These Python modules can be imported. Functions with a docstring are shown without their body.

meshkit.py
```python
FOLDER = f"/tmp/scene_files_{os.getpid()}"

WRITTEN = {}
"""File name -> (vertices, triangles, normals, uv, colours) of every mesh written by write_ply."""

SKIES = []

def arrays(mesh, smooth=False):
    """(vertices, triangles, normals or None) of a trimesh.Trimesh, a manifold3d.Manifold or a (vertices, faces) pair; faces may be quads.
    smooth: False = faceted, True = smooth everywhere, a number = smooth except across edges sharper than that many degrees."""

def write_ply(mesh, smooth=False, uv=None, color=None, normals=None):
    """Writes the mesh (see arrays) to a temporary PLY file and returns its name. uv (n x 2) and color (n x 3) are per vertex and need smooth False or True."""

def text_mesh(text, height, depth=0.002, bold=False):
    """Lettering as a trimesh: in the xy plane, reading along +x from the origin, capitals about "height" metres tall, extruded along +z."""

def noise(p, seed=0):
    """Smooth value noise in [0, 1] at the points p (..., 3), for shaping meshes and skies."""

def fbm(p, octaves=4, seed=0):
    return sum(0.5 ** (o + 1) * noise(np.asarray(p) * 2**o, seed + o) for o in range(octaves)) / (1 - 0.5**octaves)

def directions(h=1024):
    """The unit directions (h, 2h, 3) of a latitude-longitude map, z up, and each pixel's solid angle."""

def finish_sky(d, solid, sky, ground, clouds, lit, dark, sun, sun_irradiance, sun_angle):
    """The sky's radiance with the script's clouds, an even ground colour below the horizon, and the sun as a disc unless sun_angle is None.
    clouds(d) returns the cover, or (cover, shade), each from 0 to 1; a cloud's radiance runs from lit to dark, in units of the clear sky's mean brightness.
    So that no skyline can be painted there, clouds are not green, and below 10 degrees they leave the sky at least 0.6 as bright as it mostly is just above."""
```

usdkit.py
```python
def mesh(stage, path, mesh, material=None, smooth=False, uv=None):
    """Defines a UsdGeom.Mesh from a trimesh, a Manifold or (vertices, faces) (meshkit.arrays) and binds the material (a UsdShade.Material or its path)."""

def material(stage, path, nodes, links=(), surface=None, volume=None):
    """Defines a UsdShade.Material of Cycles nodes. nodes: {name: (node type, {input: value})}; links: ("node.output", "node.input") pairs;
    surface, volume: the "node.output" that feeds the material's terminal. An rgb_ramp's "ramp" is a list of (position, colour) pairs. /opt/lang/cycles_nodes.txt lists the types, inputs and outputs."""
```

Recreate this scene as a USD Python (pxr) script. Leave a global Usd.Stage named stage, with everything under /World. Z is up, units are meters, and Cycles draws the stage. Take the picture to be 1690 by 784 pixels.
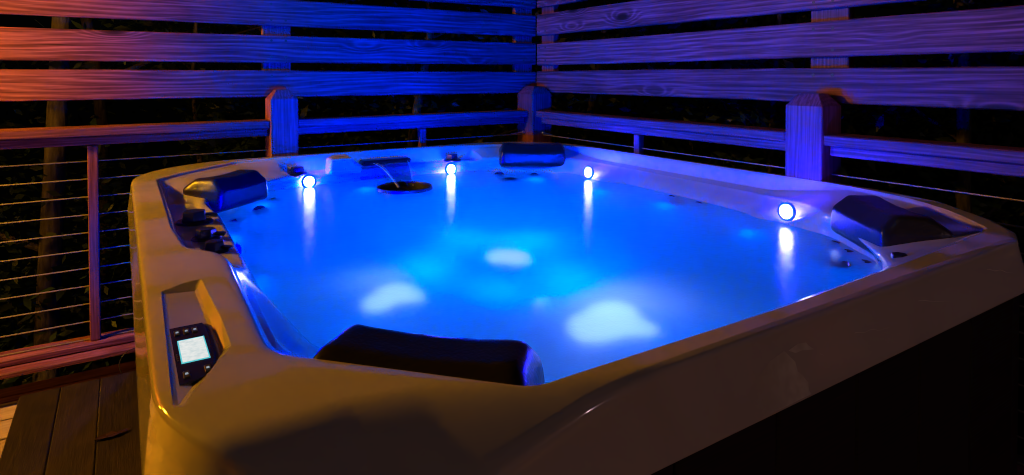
import math, random
import numpy as np
import trimesh
import manifold3d as m3
from manifold3d import Manifold
from pxr import Usd, UsdGeom, UsdLux, UsdShade, Gf, Sdf
import usdkit, meshkit

stage = Usd.Stage.CreateInMemory()
UsdGeom.SetStageUpAxis(stage, 'Z')
UsdGeom.SetStageMetersPerUnit(stage, 1.0)
UsdGeom.Xform.Define(stage, '/World')
EYE = 1.29                                   # camera height above the deck; heights below are often written relative to it

# ------------------------------------------------------------------ camera
cam = UsdGeom.Camera.Define(stage, '/World/camera')
PITCH, YAW, ROLL = 0.0203843518, 0.568034566, -0.00123458
fwd = np.array([math.sin(YAW) * math.cos(PITCH), math.cos(YAW) * math.cos(PITCH), -math.sin(PITCH)])
right0 = np.array([math.cos(YAW), -math.sin(YAW), 0.0])
up0 = np.cross(right0, fwd)
right = right0 * math.cos(ROLL) + up0 * math.sin(ROLL)
up = -right0 * math.sin(ROLL) + up0 * math.cos(ROLL)
M = Gf.Matrix4d(*right, 0, *up, 0, *(-fwd), 0, 0, 0, EYE, 1)
cam.AddTransformOp().Set(M)
cam.CreateHorizontalApertureAttr(36.0)
cam.CreateFocalLengthAttr(36.0 * 1012.24 / 1690)
cam.CreateVerticalApertureOffsetAttr(-(392.0 - 145.65) * 36.0 / 1690)
cam.CreateClippingRangeAttr(Gf.Vec2f(0.05, 1000))
cam.CreateFStopAttr(0.0)
cam.CreateExposureAttr(0.0)

# ------------------------------------------------------------------ night sky, moon
MOON = Gf.Vec3d(-0.35, -0.6, 0.72).GetNormalized()
dome = UsdLux.DomeLight.Define(stage, '/World/sky')
dome.CreateIntensityAttr(1.0)
sky_mat = usdkit.material(stage, '/World/Looks/night_sky', {
    's': ('sky_texture', {'sky_type': 'single_scattering', 'sun_disc': False, 'sun_elevation': math.asin(MOON[2]), 'sun_rotation': math.atan2(MOON[0], MOON[1])}),
    'b': ('background_shader', {'strength': 0.0001})}, [('s.color', 'b.color')], surface='b.background')
UsdShade.MaterialBindingAPI.Apply(dome.GetPrim()).Bind(sky_mat)
dome.GetPrim().SetCustomDataByKey('kind', 'structure')
moon = UsdLux.DistantLight.Define(stage, '/World/moon_light')
moon.CreateIntensityAttr(0.004)
moon.CreateNormalizeAttr(True)
moon.CreateAngleAttr(0.5)
moon.CreateColorAttr(Gf.Vec3f(1.0, 0.96, 0.9))
zax = np.array(MOON)
xax = np.cross([0, 0, 1.0], zax); xax /= np.linalg.norm(xax)
yax = np.cross(zax, xax)
moon.AddTransformOp().Set(Gf.Matrix4d(*xax, 0, *yax, 0, *zax, 0, 0, 0, 8, 1))

LAMP_AMBER = (1.0, 0.44, 0.010)              # the lantern on the left fence
LAMP_AMBER_L = 1900.0
LAMP_WARM = (1.0, 0.60, 0.66)                # the lantern on the house wall
LAMP_WARM_L = 80.0
LED_BLUE = (-0.26, -0.022, 1.0)               # a 470 nm LED lies outside sRGB: its red is below zero there
LED_DEEP = (0.0003, 0.0006, 1.0)
LED_LINE_L = 6200.0                          # lights at the water line
LED_SPOT_L = 200000.0                         # an unseen spot added on the near wall to light the back fence
LED_HIDDEN_L = 11000.0                        # the two under the valve ledge
LED_FOOT = (-0.15, 0.074, 1.0)
LED_FOOT_L = 33.0                          # lights deep in the water
LED_SEAT = (0.40, 0.36, 1.0)
LED_SEAT_L = 6.2                            # bright lights just below the surface

# ------------------------------------------------------------------ names and tags
used = {}
def numbered(path):
    n = used.get(path, 0); used[path] = n + 1
    return path if n == 0 else f'{path}_{n:03d}'
def tag(p, label=None, cat=None, group=None, kind=None):
    p = p.GetPrim() if hasattr(p, 'GetPrim') else p
    for k, v in (('label', label), ('category', cat), ('group', group), ('kind', kind)):
        if v: p.SetCustomDataByKey(k, v)
    return p
def thing(name, label=None, cat=None, loc=(0, 0, 0), rotz=0.0, group=None, kind=None):
    x = UsdGeom.Xform.Define(stage, numbered('/World/' + name))
    x.AddTranslateOp().Set(Gf.Vec3d(*loc))
    if rotz: x.AddRotateZOp().Set(rotz)
    return tag(x, label, cat, group, kind)
def obj(name, mesh, mat, parent=None, at=None, rot=None, smooth=False, label=None, cat=None, group=None, kind=None):
    base = str(parent.GetPath()) if parent is not None else '/World'
    m = usdkit.mesh(stage, numbered(f'{base}/{name}'), mesh, MAT[mat], smooth=smooth)
    if at is not None: m.AddTranslateOp().Set(Gf.Vec3d(*map(float, at)))
    if rot is not None: m.AddRotateXYZOp().Set(Gf.Vec3f(*rot))
    return tag(m, label, cat, group, kind)
def dup(root, loc, rotz, label=None, group=None):
    was = root.GetCustomData()
    r = thing(root.GetName(), label or was.get('label'), was.get('category'), loc, rotz, group or was.get('group'))
    r.GetReferences().AddInternalReference(root.GetPath()); r.SetInstanceable(True)
    return r

# ------------------------------------------------------------------ materials
MAT = {}
def mat(name, nodes, links, surface):
    MAT[name] = usdkit.material(stage, '/World/Looks/' + name, nodes, links, surface=surface)

def wood(name, dark, mid, light, axis='x', rough=0.55, freq=1.0, knots=True, spec=0.35, bump=0.25, fine=0.84):
    """Sawn timber. The grain runs along the piece's own x axis (or z axis); rings, knots and checks follow it."""
    long = {'x': (1.0, 3.0, 7.0), 'z': (7.0, 3.0, 1.0)}[axis]
    across = 'z' if axis == 'x' else 'x'
    n = {
        'tc': ('texture_coordinate', {}), 'oi': ('object_info', {}),
        'off': ('math', {'math_type': 'multiply', 'value2': 37.0}),
        'offv': ('combine_xyz', {}),
        'pos': ('vector_math', {'math_type': 'add'}),
        'map': ('mapping', {'scale': tuple(0.9 * freq * s for s in long)}),
        'warp': ('noise_texture', {'scale': 1.0, 'detail': 2.0, 'roughness': 0.5}),
        'map2': ('mapping', {'scale': tuple(3.0 * freq * s for s in ((1.1, 16.0, 38.0) if axis == 'x' else (38.0, 16.0, 1.1)))}),
        'fine': ('noise_texture', {'scale': 1.0, 'detail': 4.0, 'roughness': 0.65}),
        'mapk': ('mapping', {'scale': (2.0, 0.0, 6.0) if axis == 'x' else (6.0, 0.0, 2.0)}),
        'kn': ('voronoi_texture', {'scale': 1.0, 'feature': 'f1', 'randomness': 1.0}),
        'kr': ('map_range', {'range_type': 'smoothstep', 'from_min': 0.34, 'from_max': 0.0, 'to_min': 0.0, 'to_max': 1.0}),
        'kcore': ('map_range', {'range_type': 'smoothstep', 'from_min': 0.17, 'from_max': 0.06, 'to_min': 0.0, 'to_max': 1.0, 'clamp': True}),
        'sep': ('separate_xyz', {}),
        'a': ('math', {'math_type': 'multiply', 'value2': 46.0 * freq}),
        'w': ('math', {'math_type': 'multiply_add', 'value2': 5.5}),
        'k': ('math', {'math_type': 'multiply_add', 'value2': 3.2 if knots else 0.0}),
        'ring': ('math', {'math_type': 'multiply', 'value2': 6.2832}),
        'sin': ('math', {'math_type': 'sine'}),
        'r01': ('map_range', {'from_min': -1.0, 'from_max': 1.0}),
        'pw': ('math', {'math_type': 'power', 'value2': 1.8}),
        'mixf': ('mix_float', {'fac': fine}),
        'big': ('noise_texture', {'scale': 2.3, 'detail': 2.0}),
        'mixb': ('mix_float', {'fac': 0.22}),
        'ramp': ('rgb_ramp', {'ramp': [(0.31, dark), (0.47, mid), (0.66, light)]}),
        'kd': ('mix_color', {'blend_type': 'mix', 'b': tuple(0.45 * c for c in dark)}),
        'tone': ('map_range', {'from_min': 0.0, 'from_max': 1.0, 'to_min': 0.68, 'to_max': 1.02}),
        'tint': ('hsv', {}),
        'bump': ('bump', {'strength': bump, 'distance': 0.004}),
        'p': ('principled_bsdf', {'roughness': rough, 'specular_ior_level': spec}),
    }
    l = [('oi.random', 'off.value1'), ('off.value', 'offv.x'), ('off.value', 'offv.y'), ('off.value', 'offv.z'), ('tc.object', 'pos.vector1'), ('offv.vector', 'pos.vector2'),
         ('pos.vector', 'map.vector'), ('map.vector', 'warp.vector'), ('pos.vector', 'map2.vector'), ('map2.vector', 'fine.vector'),
         ('pos.vector', 'mapk.vector'), ('mapk.vector', 'kn.vector'), ('kn.distance', 'kr.value'), ('kn.distance', 'kcore.value'),
         ('pos.vector', 'sep.vector'), ('sep.' + across, 'a.value1'), ('warp.fac', 'w.value1'), ('a.value', 'w.value3'),
         ('kr.result', 'k.value1'), ('w.value', 'k.value3'), ('k.value', 'ring.value1'), ('ring.value', 'sin.value1'), ('sin.value', 'r01.value'),
         ('r01.result', 'pw.value1'), ('pw.value', 'mixf.a'), ('fine.fac', 'mixf.b'), ('pos.vector', 'big.vector'), ('mixf.result', 'mixb.a'), ('big.fac', 'mixb.b'),
         ('mixb.result', 'ramp.fac'), ('ramp.color', 'kd.a'), ('oi.random', 'tone.value'), ('tone.result', 'tint.value'),
         ('kd.result', 'tint.color'), ('tint.color', 'p.base_color'), ('mixb.result', 'bump.height'), ('bump.normal', 'p.normal')]
    if knots:
        l.append(('kcore.result', 'kd.fac'))
    else:
        n['kd'][1]['fac'] = 0.0
    mat(name, n, l, 'p.BSDF')

wood('screen_wood', (0.055, 0.012, 0.020), (0.19, 0.050, 0.085), (0.46, 0.15, 0.24), spec=0.22)
wood('post_wood', (0.10, 0.022, 0.040), (0.21, 0.055, 0.10), (0.36, 0.11, 0.20), axis='z', freq=1.4, knots=False, fine=0.88)
wood('rail_wood', (0.10, 0.022, 0.040), (0.21, 0.055, 0.10), (0.37, 0.12, 0.20), freq=1.6, knots=False, fine=0.85)
wood('deck_wood', (0.30, 0.20, 0.12), (0.45, 0.33, 0.20), (0.56, 0.43, 0.28), freq=1.2, rough=0.6)
wood('step_plastic', (0.012, 0.008, 0.0055), (0.021, 0.014, 0.009), (0.034, 0.022, 0.015), freq=3.2, rough=0.45, knots=False, bump=0.7, spec=0.3)
wood('cabinet_panel', (0.018, 0.011, 0.012), (0.030, 0.019, 0.020), (0.044, 0.029, 0.030), freq=2.5, rough=0.5, knots=False, spec=0.25)

mat('acrylic', {
    'g': ('geometry', {}),
    'n1': ('noise_texture', {'scale': 3.0, 'detail': 5.0, 'roughness': 0.6, 'distortion': 1.2}),
    'n2': ('noise_texture', {'scale': 60.0, 'detail': 2.0}),
    'r': ('rgb_ramp', {'ramp': [(0.3, (0.60, 0.52, 0.44)), (0.7, (0.68, 0.59, 0.50))]}),
    'sm': ('noise_texture', {'scale': 9.0, 'detail': 4.0, 'roughness': 0.6}),
    'rr': ('map_range', {'from_min': 0.4, 'from_max': 0.75, 'to_min': 0.05, 'to_max': 0.15}),
    'b': ('bump', {'strength': 0.02, 'distance': 0.001}),
    'p': ('principled_bsdf', {'roughness': 0.16, 'specular_ior_level': 0.45, 'coat_weight': 0.5, 'coat_roughness': 0.04})},
    [('g.position', 'n1.vector'), ('g.position', 'n2.vector'), ('g.position', 'sm.vector'), ('n1.fac', 'r.fac'), ('r.color', 'p.base_color'), ('sm.fac', 'rr.value'), ('rr.result', 'p.roughness'),
     ('n2.fac', 'b.height'), ('b.normal', 'p.normal')], 'p.BSDF')
mat('peeled_film', {  # pale colour standing for a reflection on the shell, fading out along x
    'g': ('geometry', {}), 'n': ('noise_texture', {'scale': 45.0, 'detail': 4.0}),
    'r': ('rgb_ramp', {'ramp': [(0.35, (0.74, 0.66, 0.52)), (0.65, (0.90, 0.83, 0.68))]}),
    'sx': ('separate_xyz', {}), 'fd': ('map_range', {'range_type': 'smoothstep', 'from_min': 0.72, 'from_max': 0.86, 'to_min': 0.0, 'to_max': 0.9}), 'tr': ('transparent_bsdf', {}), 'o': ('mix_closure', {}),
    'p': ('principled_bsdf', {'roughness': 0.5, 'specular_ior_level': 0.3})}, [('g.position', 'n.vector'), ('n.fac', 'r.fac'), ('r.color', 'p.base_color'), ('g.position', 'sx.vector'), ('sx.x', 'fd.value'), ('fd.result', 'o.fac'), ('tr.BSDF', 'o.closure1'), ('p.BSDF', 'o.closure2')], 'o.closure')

def plain(name, col, rough=0.5, metal=0.0, spec=0.5, bumpscale=None, bumpstr=0.2, coat=0.0, dist=0.002):
    n = {'g': ('geometry', {}), 'n': ('noise_texture', {'scale': bumpscale or 20.0, 'detail': 3.0}),
         'm': ('mix_color', {'a': tuple(0.82 * c for c in col), 'b': tuple(min(1, 1.15 * c) for c in col)}),
         'p': ('principled_bsdf', {'roughness': rough, 'metallic': metal, 'specular_ior_level': spec, 'coat_weight': coat})}
    l = [('g.position', 'n.vector'), ('n.fac', 'm.fac'), ('m.result', 'p.base_color')]
    if bumpscale:
        n['b'] = ('bump', {'strength': bumpstr, 'distance': dist}); l += [('n.fac', 'b.height'), ('b.normal', 'p.normal')]
    mat(name, n, l, 'p.BSDF')
plain('pillow_foam', (0.020, 0.015, 0.016), 0.27, bumpscale=170.0, bumpstr=0.5, spec=0.4, dist=0.0015)
plain('black_plastic', (0.012, 0.012, 0.013), 0.22, spec=0.5)
plain('grey_plastic', (0.05, 0.048, 0.046), 0.4)
plain('frame_plastic', (0.10, 0.075, 0.055), 0.35)
plain('dark_mesh', (0.006, 0.006, 0.007), 0.8, spec=0.1, bumpscale=300.0)
plain('jet_plastic', (0.012, 0.014, 0.03), 0.4)
plain('white_plastic', (0.6, 0.6, 0.58), 0.35)
plain('steel', (0.55, 0.53, 0.50), 0.3, metal=1.0)
plain('cable_steel', (0.42, 0.37, 0.32), 0.5, metal=0.75)
plain('screw_metal', (0.10, 0.08, 0.07), 0.5, metal=0.6)
plain('lamp_metal', (0.03, 0.028, 0.026), 0.45, metal=0.3)
plain('leaf_dead', (0.03, 0.014, 0.010), 0.25, bumpscale=80.0)
plain('soil', (0.035, 0.027, 0.018), 0.95, bumpscale=14.0, bumpstr=0.8, dist=0.03)
plain('siding', (0.07, 0.055, 0.045), 0.7, bumpscale=40.0)
mat('bark', {
    'tc': ('texture_coordinate', {}), 'm': ('mapping', {'scale': (22.0, 22.0, 5.0)}), 'v': ('voronoi_texture', {'scale': 1.0, 'feature': 'distance_to_edge'}),
    'n': ('noise_texture', {'scale': 2.0, 'detail': 6.0, 'roughness': 0.75}), 'x': ('mix_float', {'fac': 0.55}),
    'r': ('rgb_ramp', {'ramp': [(0.2, (0.035, 0.026, 0.02)), (0.48, (0.12, 0.095, 0.075)), (0.62, (0.34, 0.28, 0.22))]}),
    'b': ('bump', {'strength': 1.0, 'distance': 0.015}), 'p': ('principled_bsdf', {'roughness': 0.85, 'specular_ior_level': 0.2})},
    [('tc.object', 'm.vector'), ('m.vector', 'v.vector'), ('m.vector', 'n.vector'), ('v.distance', 'x.a'), ('n.fac', 'x.b'), ('x.result', 'r.fac'), ('r.color', 'p.base_color'), ('x.result', 'b.height'), ('b.normal', 'p.normal')], 'p.BSDF')
mat('foliage', {
    'gi': ('geometry', {}), 'r': ('rgb_ramp', {'ramp': [(0.0, (0.016, 0.034, 0.012)), (0.6, (0.04, 0.08, 0.026)), (1.0, (0.07, 0.11, 0.04))]}),
    'p': ('principled_bsdf', {'roughness': 0.45}), 't': ('translucent_bsdf', {}), 'm': ('mix_closure', {'fac': 0.3})},
    [('gi.random_per_island', 'r.fac'), ('r.color', 'p.base_color'), ('r.color', 't.color'), ('p.BSDF', 'm.closure1'), ('t.BSDF', 'm.closure2')], 'm.closure')

def glow(name, col, strength):
    mat(name, {'e': ('emission', {'color': col, 'strength': strength})}, [], 'e.emission')
glow('amber_globe', LAMP_AMBER, LAMP_AMBER_L)
glow('garden_globe', LAMP_AMBER, 480.0)  # globe of the extra lantern that lights the tree trunk
glow('warm_globe', LAMP_WARM, LAMP_WARM_L)
glow('led_line', LED_DEEP, LED_LINE_L)
glow('led_core', (1.0, 0.97, 1.0), 18.0)
glow('led_hidden', LED_BLUE, LED_HIDDEN_L)
glow('led_outer', LED_BLUE, 380.0)
glow('led_spot', (-0.22, 0.02, 1.0), LED_SPOT_L)
glow('led_foot', LED_FOOT, LED_FOOT_L)
glow('led_seat', LED_SEAT, LED_SEAT_L)
mat('panel_screen', {'g': ('geometry', {}), 'n': ('noise_texture', {'scale': 160.0, 'detail': 1.0}), 'r': ('rgb_ramp', {'ramp': [(0.3, (0.62, 0.70, 0.70)), (0.7, (0.80, 0.82, 0.80))]}),
                     'e': ('emission', {'strength': 1.0})}, [('g.position', 'n.vector'), ('n.fac', 'r.fac'), ('r.color', 'e.color')], 'e.emission')
glow('screen_edge', (0.10, 0.55, 0.60), 1.0)
glow('button_mark', (0.55, 0.62, 0.70), 0.5)
# cloudy, stirred water: light spreads through it (translucent), blurred sight of what is below (rough refraction), a rippled mirror on top
mat('spa_water', {
    'g': ('geometry', {}),
    'n1': ('noise_texture', {'scale': 26.0, 'detail': 3.0, 'roughness': 0.55}),
    'n2': ('noise_texture', {'scale': 190.0, 'detail': 2.0, 'roughness': 0.6}),
    's': ('math', {'math_type': 'multiply_add', 'value2': 0.45}),
    'b': ('bump', {'strength': 0.24, 'distance': 0.006}),
    't': ('translucent_bsdf', {'color': (0.38, 0.78, 1.0)}),
    'f': ('refraction_bsdf', {'color': (0.42, 0.82, 1.0), 'roughness': 0.42, 'IOR': 1.33}),
    'm': ('mix_closure', {'fac': 0.36}),
    'fr': ('fresnel', {'IOR': 1.33}),
    'gl': ('glossy_bsdf', {'color': (1, 1, 1), 'roughness': 0.09}),
    'o': ('mix_closure', {})},
    [('g.position', 'n1.vector'), ('g.position', 'n2.vector'), ('n2.fac', 's.value1'), ('n1.fac', 's.value3'), ('s.value', 'b.height'), ('b.normal', 'gl.normal'), ('b.normal', 'f.normal'), ('b.normal', 'fr.normal'),
     ('t.BSDF', 'm.closure1'), ('f.BSDF', 'm.closure2'), ('fr.fac', 'o.fac'), ('m.closure', 'o.closure1'), ('gl.BSDF', 'o.closure2')], 'o.closure')
mat('falling_water', {
    'g': ('geometry', {}), 'mp': ('mapping', {'scale': (90.0, 6.0, 6.0)}), 'n': ('noise_texture', {'scale': 1.0, 'detail': 2.0}), 'b': ('bump', {'strength': 0.5, 'distance': 0.004}),
    'fr': ('fresnel', {'IOR': 1.33}), 'gl': ('glossy_bsdf', {'roughness': 0.06}), 'tr': ('transparent_bsdf', {'color': (0.97, 0.99, 1.0)}), 'h': ('math', {'math_type': 'multiply', 'value2': 0.6}), 'o': ('mix_closure', {})},
    [('g.position', 'mp.vector'), ('mp.vector', 'n.vector'), ('n.fac', 'b.height'), ('b.normal', 'gl.normal'), ('fr.fac', 'h.value1'), ('h.value', 'o.fac'), ('tr.BSDF', 'o.closure1'), ('gl.BSDF', 'o.closure2')], 'o.closure')

mat('water_strand', {'g': ('geometry', {}), 'n': ('noise_texture', {'scale': 60.0}), 'd': ('principled_bsdf', {'base_color': (0.8, 0.85, 0.9), 'roughness': 0.12}), 'tr': ('transparent_bsdf', {}), 'o': ('mix_closure', {})},
    [('g.position', 'n.vector'), ('n.fac', 'o.fac'), ('tr.BSDF', 'o.closure1'), ('d.BSDF', 'o.closure2')], 'o.closure')
# ------------------------------------------------------------------ shapes
def hull(points):
    return trimesh.convex.convex_hull(np.asarray(points, float))
def bevbox(lo, hi, b=0.004):
    """A box with chamfered edges between two corners."""
    lo, hi = np.asarray(lo, float), np.asarray(hi, float)
    pts = []
    for sx in (0, 1):
        for sy in (0, 1):
            for sz in (0, 1):
                c = np.where([sx, sy, sz], hi, lo); s = np.where([sx, sy, sz], -1, 1)
                for k in range(3):
                    d = s * b; d[k] = 0
                    pts.append(c + d)
    return hull(pts)
def piece(lo, hi, b=0.004):
    """(mesh about its own centre, centre): so that each piece has its own grain."""
    c = (np.asarray(lo, float) + np.asarray(hi, float)) / 2
    return bevbox(np.asarray(lo) - c, np.asarray(hi) - c, b), c
def spheres(pts, r, seg=12):
    s = trimesh.creation.icosphere(1, 1.0).vertices
    r = np.broadcast_to(r, (len(pts),))
    return hull(np.vstack([s * q + p for p, q in zip(np.asarray(pts, float), r)]))
def man(t):
    return Manifold(m3.Mesh(vert_properties=np.asarray(t.vertices, np.float32), tri_verts=np.asarray(t.faces, np.uint32)))
def tube(path, r, n=8):
    p = np.asarray(path, float); t = np.gradient(p, axis=0); t /= np.linalg.norm(t, axis=1, keepdims=True)
    a = np.cross(t, np.where(np.abs(t[:, 2:]) < 0.9, [0, 0, 1.0], [1.0, 0, 0])); a /= np.linalg.norm(a, axis=1, keepdims=True)
    b = np.cross(t, a); ang = np.arange(n) * 2 * np.pi / n
    rr = np.broadcast_to(r, (len(p),))
    v = p[:, None] + rr[:, None, None] * (np.cos(ang)[None, :, None] * a[:, None] + np.sin(ang)[None, :, None] * b[:, None])
    f = []
    for i in range(len(p) - 1):
        for j in range(n):
            k = (j + 1) % n
            f.append([i * n + j, i * n + k, (i + 1) * n + k]); f.append([i * n + j, (i + 1) * n + k, (i + 1) * n + j])
    v = np.vstack([v.reshape(-1, 3), p[0], p[-1]]); c0, c1 = len(v) - 2, len(v) - 1
    for j in range(n):
        k = (j + 1) % n
        f.append([c0, k, j]); f.append([c1, (len(p) - 1) * n + j, (len(p) - 1) * n + k])
    return trimesh.Trimesh(v, f, process=False)
def lathe(profile, n=24):
    return trimesh.creation.revolve(np.asarray(profile, float), sections=n)

# ================================================================== THE SETTING
# ------------------------------------------------------------------ ground falling away below the raised deck
def ground_z(x, y):
    p = np.stack([x * 0.35, y * 0.35, 0 * x], -1)
    return -1.6 - 0.10 * np.clip(y - 3, 0, 30) - 0.05 * np.clip(x - 2, 0, 30) + 0.5 * meshkit.fbm(p, 4, 3)
g = np.concatenate([-np.geomspace(400, 1, 40), np.linspace(-0.9, 0.9, 5), np.geomspace(1, 400, 40)])
gx, gy = np.meshgrid(g, g + 3, indexing='ij')
gv = np.stack([gx, gy, ground_z(gx, gy)], -1).reshape(-1, 3)
n_ = len(g); ii, jj = np.meshgrid(np.arange(n_ - 1), np.arange(n_ - 1), indexing='ij'); q = (ii * n_ + jj).ravel()
obj('ground', (gv, np.stack([q, q + n_, q + n_ + 1, q + 1], 1)), 'soil', smooth=True, kind='structure', label='dark forest floor falling away below the deck')

# ------------------------------------------------------------------ deck
deck = thing('deck', 'weathered wooden deck under the hot tub', kind='structure')
CX, CY = 2.232, 3.21                          # inner corner of the two fences
y = 3.098
while y > -2.3:
    m_, c_ = piece((-3.2, y - 0.142, -0.030), (2.32, y, 0.0), 0.003)
    obj('plank', m_, 'deck_wood', deck, c_); y -= 0.155
for y0, y1 in ((3.102, 3.150), (3.155, 3.245)):
    m_, c_ = piece((-3.2, y0, -0.034), (2.32, y1, 0.002), 0.004)
    obj('plank', m_, 'rail_wood', deck, c_)
for k in range(7):
    m_, c_ = piece((-3.1 + 0.9 * k, -2.3, -0.22), (-3.06 + 0.9 * k, 3.24, -0.036), 0.003)
    obj('joist', m_, 'rail_wood', deck, c_)

# ------------------------------------------------------------------ the two fences (local x along the fence, local y away from the tub)
Z = lambda h: h + EYE
SLATS = [(-0.105, 0.027), (0.068, 0.203), (0.252, 0.384), (0.430, 0.562), (0.607, 0.739)]
def post(fence, x0, x1, y0, y1, top=-0.112, ):
    cx, cy = (x0 + x1) / 2, (y0 + y1) / 2; hx, hy = (x1 - x0) / 2, (y1 - y0) / 2
    b = 0.004; pts = []
    for sx in (-1, 1):
        for sy in (-1, 1):
            for z in (-EYE + 0.004, top):
                pts += [(sx * hx, sy * (hy - b), z), (sx * (hx - b), sy * hy, z)]
            pts.append((sx * (hx - 0.035), sy * (hy - 0.035), top + 0.045))
    v = np.array(pts); zc = (-EYE + top) / 2; v[:, 2] -= zc
    return obj('post', hull(v), 'post_wood', fence, (cx, cy, Z(zc)))
def fence(name, label, loc, rotz, x0, x1, posts, studs, balusters, bays, jog):
    t = thing(name, label, 'fence', loc, rotz, group=None)
    rnd = random.Random(len(label))
    for k, (a, b) in enumerate(SLATS):
        m_, c_ = piece((x0 + (0.003 if jog else 0.0), 0.0, a), (x1, 0.038, b), 0.004)
        # real boards are never quite straight
        m_ = m_.subdivide_to_size(0.45) if hasattr(m_, 'subdivide_to_size') else m_
        v = np.array(m_.vertices); u = v[:, 0]
        v[:, 2] += 0.0025 * np.sin(u * 1.3 + rnd.random() * 6) ; v[:, 1] += 0.0015 * np.sin(u * 2.1 + rnd.random() * 6)
        m_ = trimesh.Trimesh(v, m_.faces, process=False)
        obj('slat', m_, 'screen_wood', t, (c_[0], c_[1], Z(c_[2])))
    for a, b in studs:
        m_, c_ = piece((a, 0.041, -0.10), (b, 0.082, 0.76), 0.004)
        obj('stud', m_, 'post_wood', t, (c_[0], c_[1], Z(c_[2])))
    for p in posts: post(t, *p)
    for a, b in bays:
        for nm, lo, hi in (('top_rail', (a, -0.125, -0.250), (b, -0.008, -0.212)), ('under_rail', (a, -0.085, -0.290), (b, -0.050, -0.252)),
                           ('bottom_rail', (a, -0.112, -1.148), (b, -0.004, -1.121)), ('base_board', (a, -0.174, -1.172), (b, -0.06, -1.151))):
            m_, c_ = piece(lo, hi, 0.004)
            obj(nm, m_, 'rail_wood', t, (c_[0], c_[1], Z(c_[2])))
        n = max(2, int((b - a) / 0.75))
        for k in range(n):
            xx = a + (b - a) * (k + 0.5) / n
            m_, c_ = piece((xx - 0.05, -0.10, -1.288), (xx + 0.05, -0.02, -1.174), 0.004)
            obj('spacer_block', m_, 'rail_wood', t, (c_[0], c_[1], Z(c_[2])))
    for xx in balusters:
        m_, c_ = piece((xx - 0.019, -0.088, -1.119), (xx + 0.019, -0.052, -0.292), 0.003)
        obj('baluster', m_, 'post_wood', t, (c_[0], c_[1], Z(c_[2])))
    for k in range(11):
        z = Z(-0.359 - 0.0757 * k)
        xs = np.linspace(x0 + (0.14 if jog else 0), x1 - (0 if jog else 0.14), 9)
        obj('cable', tube(np.stack([xs, 0 * xs - 0.066, z + 0 * xs], 1), 0.0030, 8), 'cable_steel', t, smooth=40)
    sc = []
    for a, b in studs:
        for lo, hi in SLATS:
            for fx in (0.25, 0.75):
                for fz in (0.2, 0.8):
                    s = trimesh.creation.cylinder(0.0065, 0.003, sections=8); s.apply_transform(trimesh.transformations.rotation_matrix(math.pi / 2, [1, 0, 0]))
                    s.apply_translation((a + (b - a) * fx, 0.0, Z(lo + (hi - lo) * fz))); sc.append(s)
    obj('screw_heads', trimesh.util.concatenate(sc), 'screw_metal', t, kind='stuff')
    return t
left = fence('fence', 'back fence of horizontal boards over a cable railing, lit orange at its left end', (CX, CY, 0), 0,
      -5.2, 0.0, [(-1.632, -1.504, -0.135, -0.003), (-0.146, -0.004, -0.172, -0.003), (-3.66, -3.53, -0.135, -0.003), (-4.93, -4.80, -0.135, -0.003)],
      [(-1.633, -1.496), (-0.13, -0.002), (-3.66, -3.53), (-4.93, -4.8)], [-2.335, -0.822, -3.05, -4.2], [(-1.502, -0.148), (-3.528, -1.634), (-4.798, -3.662)], False)
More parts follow.
